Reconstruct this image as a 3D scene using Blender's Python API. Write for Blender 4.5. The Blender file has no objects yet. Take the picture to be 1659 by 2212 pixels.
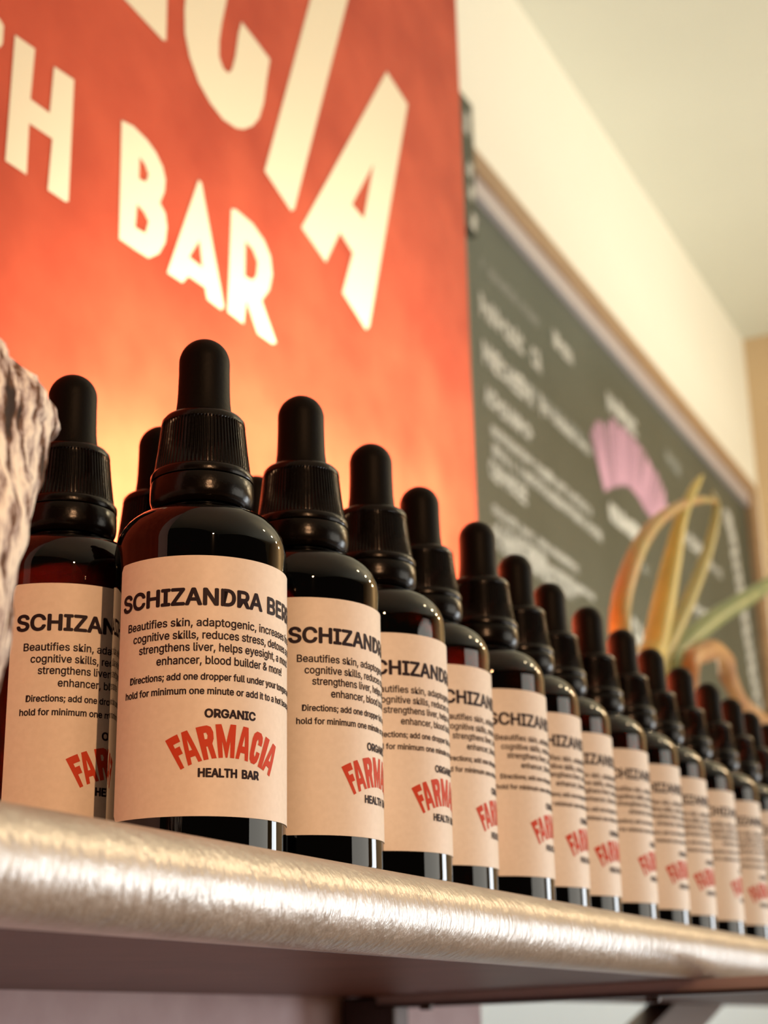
import bpy, bmesh, math, random
from mathutils import Vector, Matrix, geometry, noise
R = math.radians
sc = bpy.context.scene
COL = sc.collection
ZC = 1.10                       # camera height above the floor
ZS = ZC + 0.041                 # shelf top
# frame of the place: X runs along the shelf and the wall, Y from the room to the wall, Z up

# ------------------------------------------------------------------ camera
cam_d = bpy.data.cameras.new('camera'); cam = bpy.data.objects.new('camera', cam_d); COL.objects.link(cam)
cr = Vector((0.44296784, -0.89632962, -0.01930544)); cu = Vector((-0.2753621, -0.15651389, 0.94851416)); cf = Vector((0.85320291, 0.41484528, 0.31614582))
m = Matrix((cr, cu, -cf)).transposed().to_4x4(); m.translation = Vector((0, 0, ZC)); cam.matrix_world = m
cam_d.sensor_fit = 'VERTICAL'; cam_d.sensor_height = 36.0; cam_d.sensor_width = 27.0
cam_d.lens = 3371 / 2212 * 36.0
cam_d.clip_start = 0.01
cam_d.dof.use_dof = True; cam_d.dof.focus_distance = 0.405; cam_d.dof.aperture_fstop = 17.0
sc.camera = cam
sc.view_settings.view_transform = 'Standard'; sc.view_settings.look = 'None'
sc.view_settings.gamma = 1.0; sc.view_settings.use_curve_mapping = False
sc.view_settings.exposure = 0.0
try: sc.cycles.use_denoising = True
except Exception: pass
sc.cycles.max_bounces = 8

# ------------------------------------------------------------------ light
w = bpy.data.worlds.new('world'); sc.world = w; w.use_nodes = True
w.node_tree.nodes['Background'].inputs[0].default_value = (1.0, 0.72, 0.50, 1); w.node_tree.nodes['Background'].inputs[1].default_value = 0.04

def area(name, loc, target, sx, sy, power, color, spread=180):
    l = bpy.data.lights.new(name, 'AREA'); l.shape = 'RECTANGLE'; l.size = sx; l.size_y = sy; l.energy = power; l.color = color
    l.spread = R(spread)
    o = bpy.data.objects.new(name, l); COL.objects.link(o)
    o.location = loc
    o.rotation_euler = (Vector(target) - Vector(loc)).to_track_quat('-Z', 'Y').to_euler()
    return o
def bulb(name, loc, rad, power, color):
    l = bpy.data.lights.new(name, 'POINT'); l.shadow_soft_size = rad; l.energy = power; l.color = color
    o = bpy.data.objects.new(name, l); COL.objects.link(o); o.location = loc
    return o
# daylight through the glazed door in the far wall, and a window further right
area('door_daylight', (3.58, -1.35, ZC - 0.25), (0.6, 0.0, ZC - 0.1), 1.3, 1.5, 66, (0.88, 0.95, 1.0))
area('window_daylight', (2.2, -3.1, ZC + 0.25), (0.6, 0.2, ZC + 0.05), 2.2, 1.9, 40, (1.0, 0.94, 0.82))
# warm bulbs: an unseen pair added close by for the labels, then room pendants
for z_, e_ in ((0.25, 10.5), (0.47, 10)):
    bulb('near_fill_bulb', (-0.25, -0.45, ZC + z_), 0.010, e_, (1.0, 0.53, 0.26))
for px_, e_ in ((1.5, 4), (2.1, 9), (2.7, 11), (3.3, 10)):
    bulb('pendant_bulb', (px_, -0.68, ZC + 1.20), 0.035, e_, (1.0, 0.78, 0.48))
area('wall_fill_spot', (2.7, -0.75, ZC + 1.30), (2.75, 0.75, ZC + 1.12), 0.12, 0.12, 1.0, (1.0, 0.97, 0.82), 100)  # unseen spot, added to brighten the upper wall
# strip lamp behind the bottles, washing the red panel
area('shelf_strip_light', (0.745, 0.302, ZS + 0.045), (0.76, 0.42, ZS + 0.157), 0.48, 0.02, 8.2, (1.0, 0.90, 0.68), 74)
area('wall_fill_strip', (2.35, 0.47, ZS + 0.012), (2.40, 0.75, ZC + 0.40), 1.5, 0.03, 5, (1.0, 0.95, 0.82), 110)  # another unseen strip, added to lift the wall and the lower chalkboard

# ------------------------------------------------------------------ materials
def mat(name, col, rough=0.5, metal=0.0, spec=0.5, trans=0.0, ior=1.5):
    mm = bpy.data.materials.new(name); mm.use_nodes = True
    b = mm.node_tree.nodes['Principled BSDF']
    b.inputs['Base Color'].default_value = (*col, 1); b.inputs['Roughness'].default_value = rough; b.inputs['Metallic'].default_value = metal
    b.inputs['Specular IOR Level'].default_value = spec; b.inputs['Transmission Weight'].default_value = trans; b.inputs['IOR'].default_value = ior
    return mm
def nodes(mm): return mm.node_tree.nodes, mm.node_tree.links, mm.node_tree.nodes['Principled BSDF']
def mottle(mm, c1, c2, scale, detail=6, lo=0.35, hi=0.65, stretch=(1, 1, 1), bump=0.0, bscale=None, bdist=0.001):
    N, L, b = nodes(mm)
    tc = N.new('ShaderNodeTexCoord'); mp = N.new('ShaderNodeMapping'); mp.inputs['Scale'].default_value = stretch
    L.new(tc.outputs['Object'], mp.inputs[0])
    if c1 is not None:
        n = N.new('ShaderNodeTexNoise'); n.inputs['Scale'].default_value = scale; n.inputs['Detail'].default_value = detail
        r = N.new('ShaderNodeValToRGB'); r.color_ramp.elements[0].position = lo; r.color_ramp.elements[1].position = hi
        r.color_ramp.elements[0].color = (*c1, 1); r.color_ramp.elements[1].color = (*c2, 1)
        L.new(mp.outputs[0], n.inputs['Vector']); L.new(n.outputs[0], r.inputs[0]); L.new(r.outputs[0], b.inputs['Base Color'])
    if bump:
        n2 = N.new('ShaderNodeTexNoise'); n2.inputs['Scale'].default_value = bscale or scale; n2.inputs['Detail'].default_value = 4
        bp = N.new('ShaderNodeBump'); bp.inputs['Strength'].default_value = bump; bp.inputs['Distance'].default_value = bdist
        L.new(mp.outputs[0], n2.inputs['Vector']); L.new(n2.outputs[0], bp.inputs['Height']); L.new(bp.outputs[0], b.inputs['Normal'])
    return mm
M = {}
M['glass'] = mat('amber_glass', (0.003, 0.0003, 0.0002), 0.02, trans=1.0, ior=1.5)
M['rubber'] = mottle(mat('black_rubber', (0.003, 0.002, 0.0012), 0.48, spec=0.10), None, None, 1, bump=0.15, bscale=900, bdist=0.0004)
M['plastic'] = mottle(mat('black_plastic', (0.003, 0.0017, 0.001), 0.22, spec=0.26), None, None, 1, bump=0.2, bscale=700, bdist=0.0003)
M['paper'] = mottle(mat('label_paper', (0.84, 0.80, 0.76), 0.48, spec=0.35), (0.82, 0.745, 0.66), (0.86, 0.785, 0.70), 600, bump=0.05, bscale=900, bdist=0.0002)
M['ink'] = mat('dark_ink', (0.022, 0.012, 0.018), 0.6, spec=0.2)
M['red_ink'] = mat('red_ink', (0.60, 0.06, 0.022), 0.6, spec=0.2)
M['silver'] = mottle(mat('silver_paint', (0.72, 0.69, 0.64), 0.34, metal=0.5), (0.49, 0.46, 0.43), (0.57, 0.54, 0.51), 60, bump=0.5, bscale=420, bdist=0.0012, stretch=(1.0, 1, 0.35))
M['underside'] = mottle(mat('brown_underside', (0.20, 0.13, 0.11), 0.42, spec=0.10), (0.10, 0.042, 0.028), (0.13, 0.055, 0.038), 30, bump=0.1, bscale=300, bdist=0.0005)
M['wall_cool_light'] = mat('cool_light_wall', (0.58, 0.70, 0.80), 0.4)  # blue tint puts cool daylight on the lower wall into the colour
M['beam'] = mat('beam_paint', (0.42, 0.32, 0.29), 0.35)
M['steel'] = mat('dark_steel', (0.06, 0.035, 0.03), 0.4, metal=0.4)
M['brown'] = mat('brown_brace', (0.09, 0.045, 0.028), 0.45)
M['panel'] = mottle(mat('red_panel', (0.56, 0.075, 0.03), 0.55, spec=0.18), (0.40, 0.046, 0.019), (0.57, 0.090, 0.040), 16, detail=9, lo=0.3, hi=0.7)
M['panel_print'] = mat('cream_print', (0.82, 0.76, 0.57), 0.55, spec=0.3)
M['wall'] = mottle(mat('cream_plaster', (0.80, 0.77, 0.66), 0.75, spec=0.2), (0.79, 0.78, 0.69), (0.81, 0.80, 0.71), 3, bump=0.05, bscale=120)
M['wall_far'] = mottle(mat('beige_plaster', (0.62, 0.47, 0.30), 0.75, spec=0.2), (0.60, 0.45, 0.285), (0.64, 0.49, 0.31), 3)
M['wall_pink'] = mottle(mat('pink_plaster', (0.6, 0.4, 0.42), 0.6, spec=0.3), (0.66, 0.47, 0.50), (0.74, 0.56, 0.59), 40)
M['ceiling'] = mottle(mat('ceiling_paint', (0.74, 0.74, 0.70), 0.8, spec=0.2), (0.64, 0.66, 0.57), (0.66, 0.68, 0.59), 3)
M['floor'] = mottle(mat('floor_boards', (0.25, 0.15, 0.09), 0.5), (0.20, 0.12, 0.07), (0.30, 0.19, 0.11), 8, stretch=(1, 8, 1))
M['slate'] = mottle(mat('chalkboard_slate', (0.075, 0.083, 0.062), 0.40, spec=0.5), (0.036, 0.050, 0.038), (0.056, 0.070, 0.055), 4, detail=8)
M['frame'] = mottle(mat('board_frame_wood', (0.30, 0.19, 0.10), 0.4), (0.26, 0.16, 0.085), (0.34, 0.22, 0.12), 12, stretch=(1, 1, 14))
M['frame_inner'] = mat('board_frame_inner', (0.52, 0.48, 0.50), 0.35, metal=0.4)
M['chalk'] = mat('white_chalk', (0.48, 0.48, 0.44), 0.9, spec=0.1)
M['chalk_faint'] = mat('faint_chalk', (0.28, 0.29, 0.26), 0.9, spec=0.1)
M['chalk_pink'] = mat('pink_chalk', (0.52, 0.31, 0.40), 0.9, spec=0.1)
M['sign_black'] = mat('sign_black', (0.03, 0.035, 0.02), 0.5)
M['pot'] = mat('white_glaze', (0.80, 0.80, 0.78), 0.2)
M['soil'] = mottle(mat('potting_soil', (0.06, 0.035, 0.02), 0.9), (0.04, 0.025, 0.015), (0.09, 0.05, 0.03), 60)
def leafmat(name, c1, c2, sc_=30):
    mm = mottle(mat(name, c1, 0.38, spec=0.45), c1, c2, sc_, stretch=(1, 1, 0.4))
    b = mm.node_tree.nodes['Principled BSDF']; b.inputs['Subsurface Weight'].default_value = 0.0
    return mm
M['leaf_yellow'] = leafmat('yellow_green_leaf', (0.42, 0.34, 0.05), (0.55, 0.42, 0.07))
M['leaf_olive'] = leafmat('olive_leaf', (0.26, 0.24, 0.05), (0.38, 0.31, 0.08))
M['leaf_orange'] = leafmat('amber_leaf', (0.42, 0.20, 0.04), (0.36, 0.28, 0.06))
M['leaf_green'] = leafmat('green_leaf', (0.12, 0.19, 0.05), (0.20, 0.25, 0.07))
M['leaf_dry'] = leafmat('dry_leaf', (0.40, 0.17, 0.04), (0.52, 0.26, 0.07))
# driftwood: bleached fibres, brown bark patches
rk = mat('weathered_wood', (0.6, 0.5, 0.4), 0.75, spec=0.3)
N, L, b = nodes(rk)
tc = N.new('ShaderNodeTexCoord'); mp = N.new('ShaderNodeMapping'); mp.inputs['Scale'].default_value = (1.4, 1.4, 0.5); L.new(tc.outputs['Object'], mp.inputs[0])
n1 = N.new('ShaderNodeTexNoise'); n1.inputs['Scale'].default_value = 95; n1.inputs['Detail'].default_value = 7; n1.inputs['Roughness'].default_value = 0.65; L.new(mp.outputs[0], n1.inputs['Vector'])
rp = N.new('ShaderNodeValToRGB'); e = rp.color_ramp.elements
e[0].position = 0.41; e[0].color = (0.025, 0.011, 0.006, 1); e[1].position = 0.565; e[1].color = (0.92, 0.84, 0.72, 1)
x = e.new(0.46); x.color = (0.14, 0.06, 0.025, 1); x = e.new(0.495); x.color = (0.46, 0.38, 0.36, 1)
L.new(n1.outputs[0], rp.inputs[0]); L.new(rp.outputs[0], b.inputs['Base Color'])
bp = N.new('ShaderNodeBump'); bp.inputs['Strength'].default_value = 0.8; bp.inputs['Distance'].default_value = 0.002; L.new(n1.outputs[0], bp.inputs['Height']); L.new(bp.outputs[0], b.inputs['Normal'])
M['drift'] = rk

# ------------------------------------------------------------------ helpers
def link(name, bm, mt, parent=None, smooth=None, mats=None):
    me = bpy.data.meshes.new(name)
    bm.normal_update(); bm.to_mesh(me); bm.free()
    for q in (mats or [mt]): me.materials.append(q)
    if smooth is not None:
        me.polygons.foreach_set('use_smooth', [True] * len(me.polygons)); me.set_sharp_from_angle(angle=R(smooth))
    o = bpy.data.objects.new(name, me); COL.objects.link(o)
    if parent is not None: o.parent = parent
    return o
def thing(name, label, cat, loc=(0, 0, 0), rz=0.0, group=None):
    o = bpy.data.objects.new(name, None); COL.objects.link(o); o.empty_display_size = 0.02
    o.location = loc; o.rotation_euler = (0, 0, rz)
    tag(o, label, cat, group); return o
def tag(o, label, cat, group=None):
    o['label'] = label; o['category'] = cat
    if group: o['group'] = group
def box(bm, x0, x1, y0, y1, z0, z1):
    v = [bm.verts.new((x, y, z)) for x in (x0, x1) for y in (y0, y1) for z in (z0, z1)]
    for f in ((0, 1, 3, 2), (4, 6, 7, 5), (0, 4, 5, 1), (2, 3, 7, 6), (0, 2, 6, 4), (1, 5, 7, 3)): bm.faces.new([v[i] for i in f])
def boxm(*a, bevel=0.0):
    bm = bmesh.new(); box(bm, *a)
    if bevel: bmesh.ops.bevel(bm, geom=bm.edges[:], offset=bevel, segments=2, affect='EDGES', profile=0.5)
    return bm
def structure(name, bm, mt):
    o = link(name, bm, mt); o['kind'] = 'structure'; return o
def lathe(bm, prof, n=64, rib=None):
    """prof: list of (radius, z); radius 0 closes the end; rib(i, r) may alter the radius at segment i"""
    rings = []
    for r, z in prof:
        if r <= 1e-7: rings.append([bm.verts.new((0, 0, z))])
        else:
            rings.append([bm.verts.new((r * math.cos(2 * math.pi * i / n), r * math.sin(2 * math.pi * i / n), z)) for i in range(n)])
    for a, c in zip(rings, rings[1:]):
        for i in range(n):
            j = (i + 1) % n
            if len(a) == 1 and len(c) == 1: continue
            if len(a) == 1: bm.faces.new((a[0], c[j], c[i]))
            elif len(c) == 1: bm.faces.new((a[i], a[j], c[0]))
            else: bm.faces.new((a[i], a[j], c[j], c[i]))
    return rings
def arc(cx, cz, r, a0, a1, n, rz=None):
    rz = rz or r
    return [(cx + r * math.cos(R(a0 + (a1 - a0) * k / n)), cz + rz * math.sin(R(a0 + (a1 - a0) * k / n))) for k in range(n + 1)]
def flat_poly(bm, outer, holes, f):
    """fill a polygon with holes; f maps a 2-D point to 3-D"""
    lists = [[Vector((p[0], p[1], 0)) for p in outer]] + [[Vector((p[0], p[1], 0)) for p in h] for h in holes]
    tris = geometry.tessellate_polygon(lists)
    vs = [bm.verts.new(f(p.x, p.y)) for l in lists for p in l]
    for t in tris:
        try: bm.faces.new([vs[i] for i in t])
        except ValueError: pass

# ------------------------------------------------------------------ the room
XF = 3.62      # far wall
structure('floor', boxm(-2.0, XF, -3.2, 0.9, -0.05, 0.0), M['floor'])
structure('wall_left', boxm(-2.0, XF + 0.1, 0.75, 0.85, 0.0, ZC + 1.63), M['wall'])
structure('wall_far', boxm(XF, XF + 0.1, -3.2, 0.75, 0.0, ZC + 1.63), M['wall_far'])
structure('cool_light_sheet', boxm(1.018, XF, 0.738, 0.75, 0.0, ZC + 0.036), M['wall_cool_light'])  # added sheet over the lower wall, tinted to read as cool daylight
structure('ceiling', boxm(-2.0, XF + 0.1, -3.2, 0.85, ZC + 1.63, ZC + 1.70), M['ceiling'])
structure('wall_near', boxm(-0.6, 1.018, 0.43, 0.75, 0.0, ZC + 1.63), M['wall_pink'])     # the wall steps forward behind the red panel

# ------------------------------------------------------------------ red panel with cream lettering
BANNER = {
 'A_fragment': ([(0.5108, 0.5203), (0.5655, 0.5171), (0.6003, 0.5143), (0.6035, 0.5158), (0.6033, 0.542), (0.6054, 0.5877)], []),
 'C': ([(0.6295, 0.5942), (0.622, 0.5646), (0.6206, 0.5465), (0.6217, 0.5319), (0.6268, 0.52), (0.6364, 0.509), (0.6487, 0.5027), (0.6625, 0.4996), (0.6766, 0.5018), (0.6851, 0.5057), (0.6953, 0.5137), (0.7027, 0.5231), (0.708, 0.5369), (0.7115, 0.5553), (0.7152, 0.5722), (0.699, 0.5752), (0.6815, 0.5778), (0.6782, 0.5675), (0.675, 0.5495), (0.6715, 0.5385), (0.6673, 0.5334), (0.6617, 0.5335), (0.6573, 0.5387), (0.6571, 0.549), (0.6595, 0.5629), (0.6634, 0.5779), (0.6687, 0.5995), (0.677, 0.6274)], []),
 'I': ([(0.788, 0.705), (0.8441, 0.7442), (0.8221, 0.6858), (0.7456, 0.4826), (0.7418, 0.4795), (0.7097, 0.4908), (0.7678, 0.6501)], []),
 'A': ([(0.883, 0.6642), (0.9179, 0.6568), (0.9162, 0.6503), (0.8472, 0.4456), (0.8422, 0.4407), (0.8089, 0.4534), (0.8243, 0.4892), (0.8063, 0.4958), (0.7864, 0.4648), (0.7547, 0.4746)], [[(0.8579, 0.5737), (0.8416, 0.5231), (0.8243, 0.5256)]]),
 'T': ([(0.4412, 0.4435), (0.4707, 0.4447), (0.4738, 0.4428), (0.4739, 0.4332), (0.472, 0.4298), (0.4418, 0.4291)], []),
 'H': ([(0.4818, 0.443), (0.4964, 0.4444), (0.4953, 0.4163), (0.5096, 0.4169), (0.5109, 0.4435), (0.5265, 0.4453), (0.5269, 0.3781), (0.5244, 0.3768), (0.5112, 0.3763), (0.5125, 0.4045), (0.4954, 0.4033), (0.4958, 0.3764), (0.4808, 0.3758)], []),
 'B': ([(0.5662, 0.4448), (0.5763, 0.4471), (0.5891, 0.4458), (0.5975, 0.4427), (0.6038, 0.4375), (0.6067, 0.4313), (0.6061, 0.424), (0.6022, 0.4152), (0.6074, 0.4116), (0.6094, 0.4043), (0.6081, 0.3946), (0.6026, 0.3856), (0.5936, 0.3788), (0.5823, 0.378), (0.5679, 0.3777)], [[(0.5828, 0.4322), (0.5878, 0.4305), (0.5912, 0.4263), (0.5892, 0.421), (0.583, 0.4197)], [(0.582, 0.4043), (0.5882, 0.4029), (0.5926, 0.3996), (0.5902, 0.3916), (0.5811, 0.3906)]]),
 'A_small': ([(0.6385, 0.4478), (0.6414, 0.4473), (0.6665, 0.3825), (0.6634, 0.3793), (0.6492, 0.3797), (0.647, 0.3857), (0.6305, 0.3852), (0.625, 0.3787), (0.6105, 0.3782)], [[(0.6405, 0.4115), (0.644, 0.3964), (0.6308, 0.3968)]]),
 'R': ([(0.6727, 0.4469), (0.6776, 0.4489), (0.6962, 0.4488), (0.7095, 0.4442), (0.7171, 0.4368), (0.7193, 0.4259), (0.7157, 0.4143), (0.707, 0.4039), (0.724, 0.3838), (0.7195, 0.3812), (0.7029, 0.381), (0.6899, 0.3968), (0.6873, 0.3807), (0.6703, 0.381)], [[(0.6884, 0.4337), (0.6965, 0.4322), (0.7023, 0.4266), (0.701, 0.4174), (0.6967, 0.4122), (0.6882, 0.4111)]]),
}
pn = thing('wall_panel', 'large orange red wall panel with cream shop lettering above the bottles', 'sign', (0.42, 0.43, ZS + 0.06))
bm = boxm(-0.50, 0.603, -0.0097, 0.0, 0.0, 1.52 - 0.02, bevel=0.0012)
link('panel_board', bm, M['panel'], pn)
bm = bmesh.new()
ox, oz = 0.42, ZS + 0.06
for k in ('A_fragment', 'C', 'I', 'A'):
    o_, h_ = BANNER[k]; flat_poly(bm, o_, h_, lambda a, z: (a - ox, -0.0101, z + ZC - oz))
link('arched_lettering', bm, M['panel_print'], pn)
bm = bmesh.new()
for k in ('T', 'H', 'B', 'A_small', 'R'):
    o_, h_ = BANNER[k]; flat_poly(bm, o_, h_, lambda a, z: (a - ox, -0.0101, z + ZC - oz))
link('straight_lettering', bm, M['panel_print'], pn)

# ------------------------------------------------------------------ chalkboard
cb = thing('chalkboard', 'large framed chalkboard with white chalk menu lines and a pink fan drawing', 'chalkboard', (1.70, 0.75, ZC + 0.50))
def rel(bm, o): bmesh.ops.translate(bm, verts=bm.verts[:], vec=-o.location); return bm
X0, X1, Z0, Z1 = 1.70, 3.44, ZC + 0.50, ZC + 1.176
link('slate', rel(boxm(X0 + 0.01, X1 - 0.01, 0.732, 0.748, Z0 + 0.01, Z1 - 0.01), cb), M['slate'], cb)
bm = bmesh.new()
box(bm, X0, X1, 0.715, 0.749, Z1 - 0.032, Z1); box(bm, X0, X1, 0.715, 0.749, Z0, Z0 + 0.032)
box(bm, X0, X0 + 0.04, 0.7155, 0.7485, Z0 + 0.03, Z1 - 0.03); box(bm, X1 - 0.06, X1, 0.7155, 0.7485, Z0 + 0.03, Z1 - 0.03)
link('frame', rel(bm, cb), M['frame'], cb)
bm = bmesh.new(); box(bm, X0 + 0.04, X1 - 0.06, 0.722, 0.7345, Z1 - 0.062, Z1 - 0.032)
link('frame_lip', rel(bm, cb), M['frame_inner'], cb)
CHALK=[
(1.831, 2.057, 1.012, 1.035, 1.042, 'f') ,
(1.825, 2.067, 0.938, 0.973, 0.969, 'b') ,
(1.928, 2.241, 0.888, 0.907, 0.948, 'f') ,
(2.123, 2.215, 1.01, 1.04, 1.041, 'b') ,
(1.826, 2.058, 0.867, 0.903, 0.907, 'b') ,
(2.066, 2.278, 0.873, 0.896, 0.873, 'm') ,
(1.827, 2.01, 0.807, 0.837, 0.836, 'b') ,
(1.842, 2.253, 0.767, 0.788, 0.803, 'm') ,
(1.844, 2.303, 0.738, 0.762, 0.767, 'm') ,
(1.832, 1.975, 0.702, 0.731, 0.719, 'b') ,
(1.834, 2.175, 0.653, 0.67, 0.694, 'm') ,
(1.839, 2.03, 0.626, 0.649, 0.653, 'b') ,
(1.84, 2.143, 0.604, 0.62, 0.631, 'm') ,
(2.384, 2.57, 0.997, 1.037, 1.017, 'b') ,
(2.73, 2.834, 1.01, 1.05, 1.032, 'f') ,
(1.825, 2.17, 0.618, 0.637, 0.692, 'm') ,
(1.865, 2.031, 0.615, 0.629, 0.657, 'b') ,
(1.96, 2.241, 0.626, 0.641, 0.635, 'm') ,
(2.354, 2.548, 0.793, 0.822, 0.825, 'B') ,
(2.819, 2.962, 0.878, 0.912, 0.901, 'b') ,
(2.967, 3.086, 0.871, 0.892, 0.888, 'b') ,
(2.432, 2.503, 0.601, 0.657, 0.639, 'b') ,
(2.831, 2.94, 0.744, 0.771, 0.763, 'b') ,
(2.511, 2.553, 0.743, 0.765, 0.751, 'f') ,
]
rng = random.Random(4)
LAY = [0]
def ribbon(bm, pts, wd, y=0.7312):
    LAY[0] += 1; y = y - 0.000004 * (LAY[0] % 200)
    for (x0, z0), (x1, z1) in zip(pts, pts[1:]):
        d = Vector((x1 - x0, z1 - z0)); 
        if d.length < 1e-6: continue
        y -= 0.000002; d.normalize(); nx, nz = -d.y * wd / 2, d.x * wd / 2
        e0, e1 = d * wd * 0.3, d * wd * 0.3
        v = [bm.verts.new(p) for p in ((x0 - e0.x + nx, y, z0 - e0.y + nz), (x0 - e0.x - nx, y, z0 - e0.y - nz), (x1 + e1.x - nx, y, z1 + e1.y - nz), (x1 + e1.x + nx, y, z1 + e1.y + nz))]
        bm.faces.new(v)
def scrawl(bm, x0, x1, z0, h, wd):
    x = x0; cw = h * 0.62
    while x < x1 - cw * 0.4:
        if rng.random() < 0.13: x += cw * 0.7; continue
        c = rng.randrange(5); hh = h * rng.uniform(0.75, 1.0); q = cw * rng.uniform(0.7, 1.0); k = q * 0.85
        if c == 0: ribbon(bm, [(x, z0), (x, z0 + hh), (x + k, z0 + hh * .5), (x, z0 + hh * .4)], wd)
        elif c == 1: ribbon(bm, [(x + k, z0 + hh * .8), (x + k * .4, z0 + hh), (x, z0 + hh * .6), (x + k * .2, z0 + hh * .1), (x + k, z0 + hh * .15)], wd)
        elif c == 2: ribbon(bm, [(x, z0), (x + k * .5, z0 + hh), (x + k, z0)], wd); ribbon(bm, [(x + k * .25, z0 + hh * .4), (x + k * .75, z0 + hh * .4)], wd)
        elif c == 3: ribbon(bm, [(x, z0), (x, z0 + hh), (x + k, z0), (x + k, z0 + hh)], wd)
        else: ribbon(bm, [(x, z0 + hh * .5), (x + k, z0 + hh * .5), (x + k * .8, z0 + hh), (x, z0 + hh * .8), (x + .1 * k, z0), (x + k, z0 + .05 * hh)], wd)
        x += cw
bw, bf = bmesh.new(), bmesh.new()
for a0, a1, z0, z1, zm, k in CHALK:
    h = min(z1 - z0, 0.05); wd = {'f': 0.13, 'm': 0.17, 'b': 0.20, 'B': 0.36}[k] * h
    scrawl(bf if k == 'f' else bw, a0, a1, ZC + z0, h * {'f': .8, 'm': .8, 'b': .95, 'B': 1.0}[k], wd)
    if k == 'B': scrawl(bw, a0 + 0.01, a1, ZC + z0, h, wd * 0.9)
# looping chalk border down the right edge
for (xa, za), (xb, zb) in zip(((3.188, 1.047), (3.219, .994), (3.24, .911), (3.26, .83), (3.281, .748), (3.303, .671)), ((3.219, .994), (3.24, .911), (3.26, .83), (3.281, .748), (3.303, .671), (3.33, .56))):
    pts = []
    for i in range(13):
        t = i / 12; pts.append((xa + (xb - xa) * t + 0.030 * math.sin(t * 3 * math.pi), ZC + za + (zb - za) * t))
    ribbon(bw, pts, 0.014); ribbon(bw, [(2 * (xa + (xb - xa) * i / 12) - p[0], p[1]) for i, p in enumerate(pts)], 0.009)
tmp = bpy.data.meshes.new('tmp'); bf.to_mesh(tmp); bf.free(); n0 = len(bw.faces)
bw.from_mesh(tmp); bpy.data.meshes.remove(tmp); bw.faces.ensure_lookup_table()
for f in bw.faces[n0:]: f.material_index = 1
link('chalk_writing', rel(bw, cb), None, cb, mats=[M['chalk'], M['chalk_faint']])
# pink fan: strokes spreading from below, scalloped top
bm = bmesh.new()
fan_top = [(2.282, .924), (2.316, .946), (2.357, .959), (2.403, .981), (2.438, .984), (2.471, .990), (2.510, .985), (2.545, .989), (2.593, .983), (2.615, .968), (2.651, .964), (2.691, .945), (2.700, .925)]
fan_bot = [(2.333, .837), (2.345, .843), (2.366, .853), (2.400, .866), (2.425, .876), (2.452, .884), (2.480, .887), (2.510, .885), (2.531, .881), (2.560, .870), (2.590, .866), (2.622, .866), (2.645, .872)]
def lerp_poly(P, t):
    k = t * (len(P) - 1); i = min(int(k), len(P) - 2); f = k - i
    return (P[i][0] + (P[i + 1][0] - P[i][0]) * f, P[i][1] + (P[i + 1][1] - P[i][1]) * f)
for i in range(26):
    t = i / 25; tp = lerp_poly(fan_top, t); bt = lerp_poly(fan_bot, t); s = rng.uniform(-.006, .004)
    ribbon(bm, [(bt[0], ZC + bt[1]), (tp[0], ZC + tp[1] + s)], 0.0125 if i % 4 else 0.009)
link('fan_drawing', rel(bm, cb), M['chalk_pink'], cb)

# black sign whose edge shows beside the red panel
bs = thing('wall_sign', 'black sign with white lettering, mostly hidden behind the red panel edge', 'sign', (1.60, 0.75, ZC + 1.0165))
link('sign_board', rel(boxm(1.40, 1.7545, 0.703, 0.7149, ZC + 1.0165, ZC + 1.2225, bevel=0.002), bs), M['sign_black'], bs)
link('hanger', rel(boxm(1.50, 1.53, 0.708, 0.7495, ZC + 1.19, ZC + 1.21), bs), M['sign_black'], bs)
for xx, z0, z1 in ((1.726, 1.166, 1.192), (1.731, 1.103, 1.116), (1.733, 1.068, 1.082), (1.737, 1.016 + .008, 1.040), (1.69, 1.17, 1.192), (1.69, 1.03, 1.05)):
    bm = bmesh.new(); ribbon(bm, [(xx, ZC + z0), (xx + .004, ZC + z1)], 0.016, y=0.7026)
    link('letter', rel(bm, bs), M['chalk'], bs)

# ------------------------------------------------------------------ shelf
sh = thing('bar_shelf', 'long silver edged shelf carrying the rows of dropper bottles', 'shelf', (0.8, 0.30, ZC + 0.019))
PCX, PZC, PR = 0.1884, ZC + 0.030, 0.011
XA, XB, YB = -0.55, 3.30, 0.424
prof = [(YB, ZS)] + [(PCX + 0.006, ZS)] + [(PCX - PR * math.sin(R(t)), PZC + PR * math.cos(R(t))) for t in range(0, 181, 9)] + [(PCX + 0.004, PZC - PR)]
bm = bmesh.new()
def extrude_profile(bm, prof, xs):
    rows = [[bm.verts.new((x, y, z)) for y, z in prof] for x in xs]
    for a, c in zip(rows, rows[1:]):
        for i in range(len(prof) - 1): bm.faces.new((a[i], a[i + 1], c[i + 1], c[i]))
    return rows
rows = extrude_profile(bm, prof, [XA + (XB - XA) * k / 12 for k in range(13)])
bmesh.ops.recalc_face_normals(bm, faces=bm.faces[:])
for rw in (rows[0], rows[-1]): bm.faces.new(rw)
link('shelf_board', rel(bm, sh), M['silver'], sh, smooth=35)
link('underside_panel', rel(boxm(XA, XB, PCX + 0.0008, YB - 0.002, PZC - PR - 0.0001, ZS - 0.003), sh), M['underside'], sh)
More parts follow.
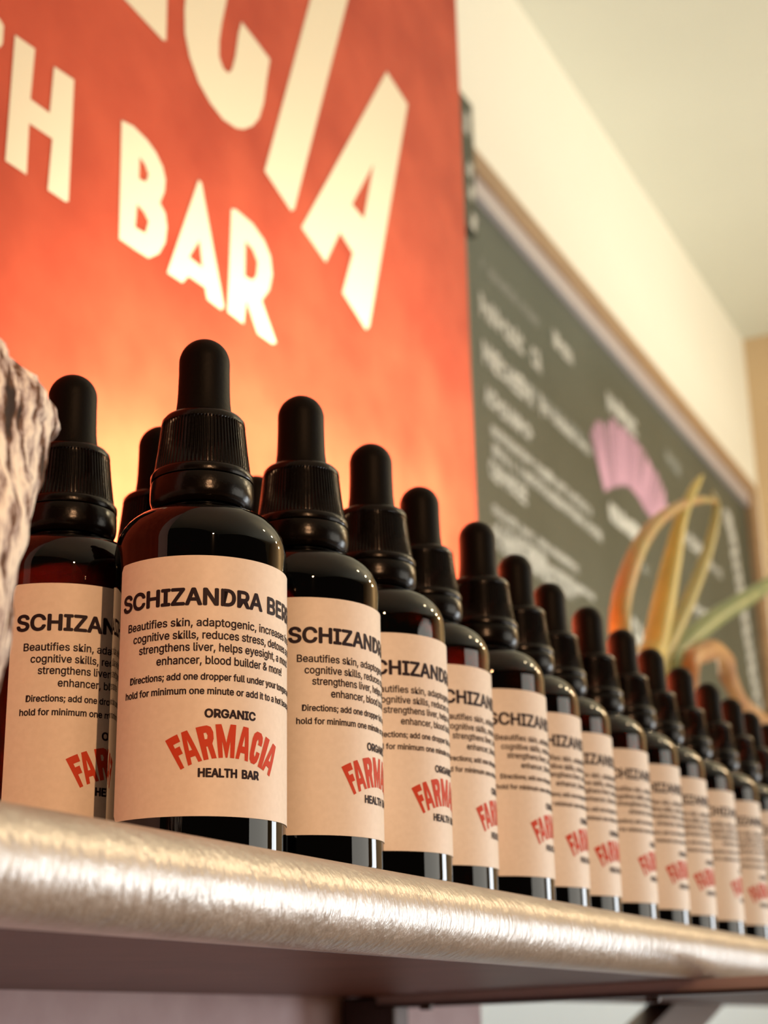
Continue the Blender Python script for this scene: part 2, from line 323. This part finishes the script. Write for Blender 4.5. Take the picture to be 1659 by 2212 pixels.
# crossbeam under the shelf, with bolts and a post against the wall; a brown brace further on
def slant_box(p0, p1, half, z0, z1):
    bm = bmesh.new(); d = (Vector(p1) - Vector(p0)).normalized(); n_ = Vector((-d.y, d.x)) * half
    q = [Vector(p0) + n_, Vector(p1) + n_, Vector(p1) - n_, Vector(p0) - n_]
    lo = [bm.verts.new((*p, z0)) for p in q]; hi = [bm.verts.new((*p, z1)) for p in q]
    bm.faces.new(lo[::-1]); bm.faces.new(hi)
    for i in range(4): bm.faces.new((lo[i], lo[(i + 1) % 4], hi[(i + 1) % 4], hi[i]))
    bmesh.ops.recalc_face_normals(bm, faces=bm.faces[:]); return bm
cbm = link('crossbeam', rel(slant_box((0.660, 0.131), (0.836, 0.422), 0.012, ZC + 0.0142, ZC + 0.0188), sh), M['beam'], sh)
link('beam_flange', rel(slant_box((0.660, 0.131), (0.836, 0.422), 0.013, ZC + 0.0126, ZC + 0.0142), sh), M['steel'], cbm)
for bx_, by_ in ((0.7655, 0.3537), (0.9664 - 0.26, 0.215)):
    bm = bmesh.new(); lathe(bm, [(0, -0.0022), (0.0032, -0.0022), (0.0036, -0.0010), (0.0036, 0.0004), (0, 0.0004)], 6)
    bmesh.ops.translate(bm, verts=bm.verts[:], vec=Vector((bx_, by_, ZC + 0.0126)) - sh.location)
    link('bolt', bm, M['steel'], cbm)
link('post', rel(boxm(0.812, 0.832, 0.395, 0.428, 0.0, ZC + 0.0186, bevel=0.002), sh), M['steel'], sh)
bm = bmesh.new(); vs = []
for a, z, in (1.362, ZC + 0.0186), (1.524, ZC + 0.0186), (1.02, ZC - 0.11), (0.87, ZC - 0.11):
    vs.append((a, z))
f0 = [bm.verts.new((a, 0.395, z)) for a, z in vs]; f1 = [bm.verts.new((a, 0.42, z)) for a, z in vs]
bm.faces.new(f0); bm.faces.new(f1[::-1])
for i in range(4): bm.faces.new((f0[i], f1[i], f1[(i + 1) % 4], f0[(i + 1) % 4]))
bmesh.ops.recalc_face_normals(bm, faces=bm.faces[:])
link('brace', rel(bm, sh), M['brown'], sh)

# ------------------------------------------------------------------ dropper bottle
LR = 0.02362
def wrap(s, z, off=0.0):
    t = s / LR; r = LR + off
    return Vector((r * math.cos(t), r * math.sin(t), z))
try:
    import os
    FONT = bpy.data.fonts.load(os.path.join(bpy.utils.system_resource('DATAFILES'), 'fonts', 'Inter.woff2'))   # Blender's own interface font
except Exception:
    FONT = None
def text_mesh(body, width, cap, bold, cx, base):
    """2-D triangles of one line of type, centred on cx with its baseline at base"""
    cu_ = bpy.data.curves.new('type', 'FONT'); cu_.body = body; cu_.font = FONT if FONT else cu_.font; cu_.size = 1.0;  cu_.resolution_u = 3; cu_.fill_mode = 'FRONT'
    o = bpy.data.objects.new('type', cu_); COL.objects.link(o)
    dg = bpy.context.evaluated_depsgraph_get(); dg.update()
    me = bpy.data.meshes.new_from_object(o.evaluated_get(dg))
    co = [v.co.copy() for v in me.vertices]; tr = [tuple(p.vertices) for p in me.polygons]
    bpy.data.objects.remove(o); bpy.data.curves.remove(cu_); bpy.data.meshes.remove(me)
    x0 = min(c.x for c in co); x1 = max(c.x for c in co)
    return [((c.x - x0) / (x1 - x0) * width - width / 2 + cx, c.y / CAPH * cap + base) for c in co], tr
def cap_height():
    global CAPH
    CAPH = 1.0
    co, _ = text_mesh('H', 1, 1, 0.0, 0, 0); return max(c[1] for c in co)
CAPH = cap_height()
def lettering(name, lines, mt, parent, step=None, polys=()):
    bm = bmesh.new()
    for ln in lines:
        co, tr = text_mesh(*ln)
        h = ln[3] * ln[2]          # heavier strokes: the outline is set several times, shifted by a hair
        for kk, (dx, dy) in enumerate([(h * math.cos(k * math.pi / 4), h * .8 * math.sin(k * math.pi / 4)) for k in range(8)] + [(0, 0)]):
            vs = [bm.verts.new((c[0] + dx, c[1] + dy, kk * 4e-6)) for c in co]
            for t in tr:
                try: bm.faces.new([vs[i] for i in t])
                except ValueError: pass
    for o_, h_ in polys: flat_poly(bm, o_, h_, lambda x, y: (x, y, 0))
    if step:
        xs = [v.co.x for v in bm.verts]; x = min(xs) + step
        while x < max(xs):
            bmesh.ops.bisect_plane(bm, geom=bm.verts[:] + bm.edges[:] + bm.faces[:], plane_co=(x, 0, 0), plane_no=(1, 0, 0)); x += step
    for v in bm.verts: v.co = wrap(v.co.x, v.co.y, 0.00016 + v.co.z)
    bm.normal_update()
    for f in bm.faces:
        c = f.calc_center_median(); 
        if f.normal.dot(Vector((c.x, c.y, 0))) < 0: f.normal_flip()
    return link(name, bm, mt, parent)
def block(ch):
    """condensed block capitals in a unit box: (outer, holes)"""
    if ch == 'F': return [(0, 0), (.40, 0), (.40, .40), (.82, .40), (.82, .64), (.40, .64), (.40, .76), (1, .76), (1, 1), (0, 1)], []
    if ch == 'A': return [(0, 0), (.27, 0), (.34, .20), (.66, .20), (.73, 0), (1, 0), (.66, 1), (.34, 1)], [[(.41, .40), (.59, .40), (.50, .74)]]
    if ch == 'R': return [(0, 0), (.38, 0), (.38, .38), (.48, .38), (.62, 0), (1, 0), (.82, .44), (.95, .58), (.97, .78), (.86, .94), (.64, 1), (0, 1)], [[(.38, .60), (.54, .60), (.60, .70), (.54, .79), (.38, .79)]]
    if ch == 'M': return [(0, 0), (.27, 0), (.27, .50), (.44, 0), (.56, 0), (.73, .50), (.73, 0), (1, 0), (1, 1), (.72, 1), (.50, .44), (.28, 1), (0, 1)], []
    if ch == 'C': return [(.30, 0), (.70, 0), (.92, .10), (1, .26), (1, .40), (.62, .40), (.62, .28), (.52, .22), (.42, .30), (.42, .70), (.52, .79), (.62, .72), (.62, .62), (1, .62), (1, .76), (.92, .90), (.70, 1), (.30, 1), (.08, .90), (0, .74), (0, .26), (.08, .10)], []
    if ch == 'I': return [(0, 0), (1, 0), (1, 1), (0, 1)], []
def dense(P, n=4):
    out = []
    for a, c in zip(P, P[1:] + P[:1]):
        for k in range(n): out.append((a[0] + (c[0] - a[0]) * k / n, a[1] + (c[1] - a[1]) * k / n))
    return out
def fan_letter(ch, a0, a1):
    o_, h_ = block(ch)
    def f(p):
        an = R(a0 + (a1 - a0) * p[0]); r = 0.0248 + (0.0333 - 0.0248) * p[1]
        return (r * math.sin(an), r * math.cos(an) + 0.0001)
    return [f(p) for p in dense(o_)], [[f(p) for p in dense(h)] for h in h_]

def make_bottle(label):
    root = thing('dropper_bottle', label, 'bottle')
    # glass body
    pr = [(0, 0.0008), (0.015, 0.0004), (0.0205, 0.0)] + [(q, z) for q, z in arc(0.0205, 0.003, 0.003, -90, 0, 6)]
    pr += [(0.0235, 0.02), (0.0235, 0.05), (0.0235, 0.0835)] + arc(0.0132, 0.0835, 0.0103, 6, 86, 14, 0.0117) + [(0.0126, 0.0956), (0.0122, 0.0964), (0.0122, 0.0985), (0.0108, 0.0988), (0.0108, 0.108), (0, 0.108)]
    bm = bmesh.new(); lathe(bm, pr, 72); link('glass_body', bm, M['glass'], root, smooth=40)
    # tamper ring, cap, bulb
    bm = bmesh.new()
    lathe(bm, [(0.0115, 0.0972), (0.0127, 0.0969), (0.0138, 0.0978), (0.01435, 0.0992), (0.0145, 0.1005), (0.01445, 0.1040), (0.0142, 0.1046), (0.0115, 0.1046)], 72)
    link('tamper_ring', bm, M['plastic'], root, smooth=40)
    bm = bmesh.new(); nr = 76; n = nr * 4
    rings = []
    spec = [(0.0110, 0.1050, 0), (0.0143, 0.1050, 0), (0.01445, 0.1054, 0), (0.0144, 0.1068, 0), (0.0139, 0.1075, 0), (0.01345, 0.1078, 0), (0.01345, 0.1086, 1), (0.0126, 0.1150, 1), (0.0120, 0.1205, 1), (0.01185, 0.1218, 1), (0.0119, 0.1222, 0), (0.0117, 0.1235, 0), (0.0109, 0.1245, 0), (0.0096, 0.1249, 0), (0.0070, 0.1249, 0), (0, 0.1249, 0)]
    for r_, z_, rb in spec:
        if r_ == 0: rings.append([bm.verts.new((0, 0, z_))]); continue
        rings.append([bm.verts.new(((r_ - rb * (0.00042 if i % 4 >= 2 else 0.0)) * math.cos(2 * math.pi * i / n), (r_ - rb * (0.00042 if i % 4 >= 2 else 0.0)) * math.sin(2 * math.pi * i / n), z_)) for i in range(n)])
    for a, c in zip(rings, rings[1:]):
        for i in range(n):
            j = (i + 1) % n
            if len(c) == 1: bm.faces.new((a[i], a[j], c[0]))
            else: bm.faces.new((a[i], a[j], c[j], c[i]))
    link('ribbed_cap', bm, M['plastic'], root, smooth=38)
    bm = bmesh.new()
    lathe(bm, [(0.0084, 0.1246), (0.0082, 0.1252), (0.00785, 0.1275), (0.00755, 0.1300), (0.00742, 0.1330), (0.0073, 0.1380)] + arc(0, 0.1421, 0.0073, 0, 84, 12) + [(0, 0.1494)], 56)
    link('rubber_bulb', bm, M['rubber'], root, smooth=60)
    # paper label, rounded corners, with its printing
    S0, zb, zt, cr_ = 0.0332, 0.0103, 0.0776, 0.0016
    bm = bmesh.new(); ns = 96; inner, outer = [], []
    for i in range(ns + 1):
        s = -S0 + 2 * S0 * i / ns; e_ = S0 - abs(s); dz = cr_ - math.sqrt(max(0, cr_ ** 2 - (cr_ - e_) ** 2)) if e_ < cr_ else 0
        for lst, of in ((outer, 0.00008), (inner, -0.00010)):
            lst.append((bm.verts.new(wrap(s, zb + dz, of)), bm.verts.new(wrap(s, zt - dz, of))))
    for i in range(ns):
        bm.faces.new((outer[i][0], outer[i + 1][0], outer[i + 1][1], outer[i][1]))
        bm.faces.new((outer[i][1], outer[i + 1][1], inner[i + 1][1], inner[i][1])); bm.faces.new((inner[i][0], inner[i + 1][0], outer[i + 1][0], outer[i][0]))
    lb = link('label', bm, M['paper'], root, smooth=30)
    lettering('heading_print', [('SCHIZANDRA BERRY', 0.0623, 0.0043, 0.065, 0, 0.0643)], M['ink'], lb, 0.0008)
    lettering('description_print', [
        ('Beautifies skin, adaptogenic, increases focus', 0.0578, 0.00208, 0.03, 0, 0.0586),
        ('cognitive skills, reduces stress, detoxes and', 0.0535, 0.00208, 0.03, 0, 0.0553),
        ('strengthens liver, helps eyesight, a mood', 0.0492, 0.00208, 0.03, 0, 0.0521),
        ('enhancer, blood builder & more!', 0.0383, 0.00208, 0.03, 0, 0.0487),
        ('Directions; add one dropper full under your tongue and', 0.0550, 0.00172, 0.042, 0, 0.0446),
        ('hold for minimum one minute or add it to a hot beverage', 0.0582, 0.00172, 0.042, 0, 0.0409)], M['ink'], lb, 0.0015)
    spans = [('F', -29.2, -23.3), ('A', -24.4, -15.9), ('R', -15.0, -7.4), ('M', -6.3, 3.2), ('A', 3.9, 12.3), ('C', 12.6, 18.9), ('I', 19.9, 22.9), ('A', 22.9, 31.2)]
    lettering('arched_print', [], M['red_ink'], lb, 0.0009, [fan_letter(*s_) for s_ in spans])
    lettering('caption_print', [('ORGANIC', 0.0138, 0.00205, 0.08, 0.0006, 0.0350), ('HEALTH', 0.0098, 0.00205, 0.08, -0.0028, 0.0200), ('BAR', 0.0050, 0.00205, 0.08, 0.0062, 0.0200)], M['ink'], lb, 0.0009)
    return root
def copy_tree(o, parent=None):
    c = o.copy(); COL.objects.link(c)
    if parent is not None: c.parent = parent
    for ch in list(o.children): copy_tree(ch, c)
    return c
ORD = ['first', 'second', 'third', 'fourth', 'fifth', 'sixth', 'seventh', 'eighth', 'ninth', 'tenth', 'eleventh', 'twelfth', 'thirteenth', 'fourteenth', 'fifteenth', 'sixteenth']
front = [(0.3487, 0.2260, 19.5), (0.3987, 0.2222, 67), (0.4470, 0.2220, 66), (0.4951, 0.2262, 82), (0.5440, 0.2240, 79), (0.5931, 0.2275, 77), (0.6420, 0.2305, 72), (0.6905, 0.2293, 80), (0.7412, 0.2290, 73), (0.7895, 0.2289, 73), (0.8420, 0.2279, 87), (0.8922, 0.2258, 71), (0.9435, 0.2255, 75), (0.9930, 0.2262, 78), (1.0415, 0.2255, 74), (1.0905, 0.2262, 80)]
bottles = []
for i, (a, p, rot) in enumerate(front):
    if i == 0: lab = 'sharp nearest dropper bottle of the front row, showing its red arched shop name in full'
    elif i == len(front) - 1: lab = 'last blurred dropper bottle at the far end of the front row'
    else: lab = '%s amber dropper bottle of the front row, counted from the nearest one' % ORD[i]
    bottles.append((a, p, rot, lab, 'dropper bottles in the front row'))
bottles.append((0.3511, 0.2744, 45.5, 'amber dropper bottle at the left, behind the driftwood tip, in the back row', 'dropper bottles in the back row'))
bottles.append((0.3992, 0.2750, 60, 'dropper bottle in the back row, bulb showing left of the nearest bottle cap', 'dropper bottles in the back row'))
bottles.append((0.4558, 0.2722, 60, 'dropper bottle in the back row, mostly hidden between the nearest and second front bottles', 'dropper bottles in the back row'))
proto = None
for a, p, rot, lab, grp in bottles:
    if proto is None: o = proto = make_bottle(lab)
    else: o = copy_tree(proto)
    o.location = (a, p, ZS + 0.0002)
    o.rotation_euler = (0, 0, math.atan2(-p, -a) + R(rot))
    o['label'] = lab; o['category'] = 'bottle'; o['group'] = grp

# ------------------------------------------------------------------ driftwood at the left edge
bm = bmesh.new()
edge = [(0.0410, 0.2277), (0.0633, 0.2322), (0.0808, 0.2361), (0.0890, 0.2385), (0.0944, 0.2403), (0.0988, 0.2417), (0.1053, 0.2434), (0.1100, 0.2453), (0.1177, 0.2486), (0.1205, 0.2504), (0.1229, 0.2530), (0.1254, 0.2525), (0.1265, 0.2495), (0.1275, 0.2456), (0.1291, 0.2446), (0.1306, 0.2387), (0.1347, 0.2342), (0.1366, 0.2311), (0.1400, 0.2250), (0.1440, 0.2170)]
def edge_at(z):
    for (z0, x0), (z1, x1) in zip(edge, edge[1:]):
        if z0 <= z <= z1: return x0 + (x1 - x0) * (z - z0) / (z1 - z0)
    return edge[-1][1]
rings = []; NZ, NA = 90, 56
for k in range(NZ + 1):
    z = 0.0412 + (0.1438 - 0.0412) * k / NZ
    xr = edge_at(z); t = k / NZ
    wdt = 0.050 + 0.016 * math.sin(t * 2.6); dep = 0.020 + 0.004 * math.sin(t * 5)
    if t > 0.86: wdt *= max(0.25, 1 - (t - 0.86) * 4); dep *= max(0.3, 1 - (t - 0.86) * 4)
    cx = xr - wdt / 2; ring = []
    for i in range(NA):
        an = 2 * math.pi * i / NA; c_, s_ = math.cos(an), math.sin(an)
        ex = abs(c_) ** 0.9 * (1 if c_ > 0 else -1)
        px, py = cx + wdt / 2 * ex, 0.206 + dep * s_
        d = noise.noise(Vector((px * 160, py * 160, z * 70))) * 0.0016 + noise.noise(Vector((px * 420, py * 420, z * 160))) * 0.0007
        f = 1 if k > 1 else 0.3
        ring.append(bm.verts.new((px + d * c_ * f, py + d * s_ * f, ZC + z + (0 if k < 2 else 0.5 * d))))
    rings.append(ring)
for a, c in zip(rings, rings[1:]):
    for i in range(NA): bm.faces.new((a[i], a[(i + 1) % NA], c[(i + 1) % NA], c[i]))
bm.faces.new(rings[0][::-1]); bm.faces.new(rings[-1])
dw = link('driftwood', bm, M['drift'], smooth=50)
tag(dw, 'pale weathered driftwood piece with brown bark at the left edge beside the bottles', 'driftwood')

# ------------------------------------------------------------------ potted plant behind the far bottles
pl = thing('potted_plant', 'potted aloe like plant with long arching leaves behind the far bottles', 'plant', (1.185, 0.335, ZS))
bm = bmesh.new()
lathe(bm, [(0, 0), (0.040, 0), (0.043, 0.003), (0.052, 0.12), (0.055, 0.165), (0.058, 0.167), (0.058, 0.180), (0.0565, 0.1815), (0.0535, 0.180), (0.052, 0.165), (0, 0.165)], 56)
link('pot', bm, M['pot'], pl, smooth=40)
bm = bmesh.new(); lathe(bm, [(0.0521, 0.1655), (0.050, 0.171), (0.03, 0.173), (0, 0.1735)], 40); link('soil', bm, M['soil'], pl, smooth=60)
def catmull(P, n):
    out = []
    for i in range(len(P) - 1):
        p0, p1, p2, p3 = P[max(i - 1, 0)], P[i], P[i + 1], P[min(i + 2, len(P) - 1)]
        for k in range(n):
            t = k / n
            out.append(tuple(0.5 * (2 * b_ + (c_ - a_) * t + (2 * a_ - 5 * b_ + 4 * c_ - d_) * t * t + (3 * b_ - a_ - 3 * c_ + d_) * t ** 3) for a_, b_, c_, d_ in zip(p0, p1, p2, p3)))
    out.append(tuple(P[-1])); return out
def leaf(pts, mt, face=Vector((-0.87, -0.45, 0.0)), name='leaf'):
    """fleshy tapering blade along pts = (x, y, z, width); hollowed on the side away from `face`"""
    P = catmull(pts, 6); bm = bmesh.new(); rows = []; nk = 12
    for i, (x_, y_, z_, wd) in enumerate(P):
        q = Vector((x_, y_, z_)); t = (Vector(P[min(i + 1, len(P) - 1)][:3]) - Vector(P[max(i - 1, 0)][:3])).normalized()
        sd = t.cross(face).normalized(); nn = sd.cross(t).normalized(); row = []
        for k in range(nk):
            an = 2 * math.pi * k / nk; th = wd * 0.20
            row.append(bm.verts.new(q + sd * (wd / 2 * math.cos(an)) + nn * (th * math.sin(an) - wd * 0.16 * math.cos(an) ** 2)))
        rows.append(row)
    for a, c in zip(rows, rows[1:]):
        for k in range(nk): bm.faces.new((a[k], a[(k + 1) % nk], c[(k + 1) % nk], c[k]))
    bm.faces.new(rows[0]); bm.faces.new(rows[-1][::-1])
    bmesh.ops.recalc_face_normals(bm, faces=bm.faces[:])
    bmesh.ops.translate(bm, verts=bm.verts[:], vec=-pl.location)
    return link(name, bm, mt, pl, smooth=60)
def up(P): return [(x_, y_, z_ + ZC, w_) for x_, y_, z_, w_ in P]
leaf(up([(1.15, .335, .205, .020), (1.0986, .332, .2563, .0206), (1.0716, .33, .2682, .0175), (1.0699, .33, .2852, .0156), (1.0894, .33, .3146, .0152), (1.1332, .33, .3553, .0137), (1.1892, .33, .3921, .0114), (1.2589, .33, .4254, .0096), (1.3341, .33, .4542, .0084), (1.3958, .33, .4707, .0061), (1.4133, .33, .4675, .0035)]), M['leaf_orange'])
leaf(up([(1.155, .34, .205, .018), (1.1449, .33, .2655, .0213), (1.159, .33, .283, .0208), (1.1948, .33, .3288, .0195), (1.2306, .33, .3734, .016), (1.2618, .33, .4107, .012), (1.2915, .33, .4384, .0098), (1.3305, .33, .4678, .0076), (1.356, .33, .4843, .0026)]), M['leaf_yellow'])
leaf(up([(1.165, .325, .205, .014), (1.160, .328, .2650, .0144), (1.1876, .329, .2871, .0147), (1.2543, .329, .3348, .0132), (1.3201, .33, .384, .0115), (1.3633, .33, .4215, .0102), (1.3912, .33, .4519, .0087), (1.4009, .33, .4709, .007), (1.3872, .33, .478, .0035)]), M['leaf_olive'])
leaf(up([(1.20, .34, .205, .016), (1.2324, .34, .2828, .019), (1.2744, .34, .3071, .0188), (1.3821, .335, .3556, .0178), (1.4836, .33, .3958, .0172), (1.5965, .33, .438, .0155), (1.7599, .33, .4958, .0117), (1.9522, .33, .5599, .0047)]), M['leaf_green'])
leaf(up([(1.175, .315, .205, .014), (1.182, .31, .268, .0154), (1.2282, .31, .2880, .0167), (1.2900, .315, .3040, .0199), (1.3408, .32, .3042, .0221), (1.3774, .325, .2944, .020), (1.4415, .33, .2843, .0173), (1.5333, .33, .2817, .0146), (1.6591, .33, .2825, .0078)]), M['leaf_dry'])
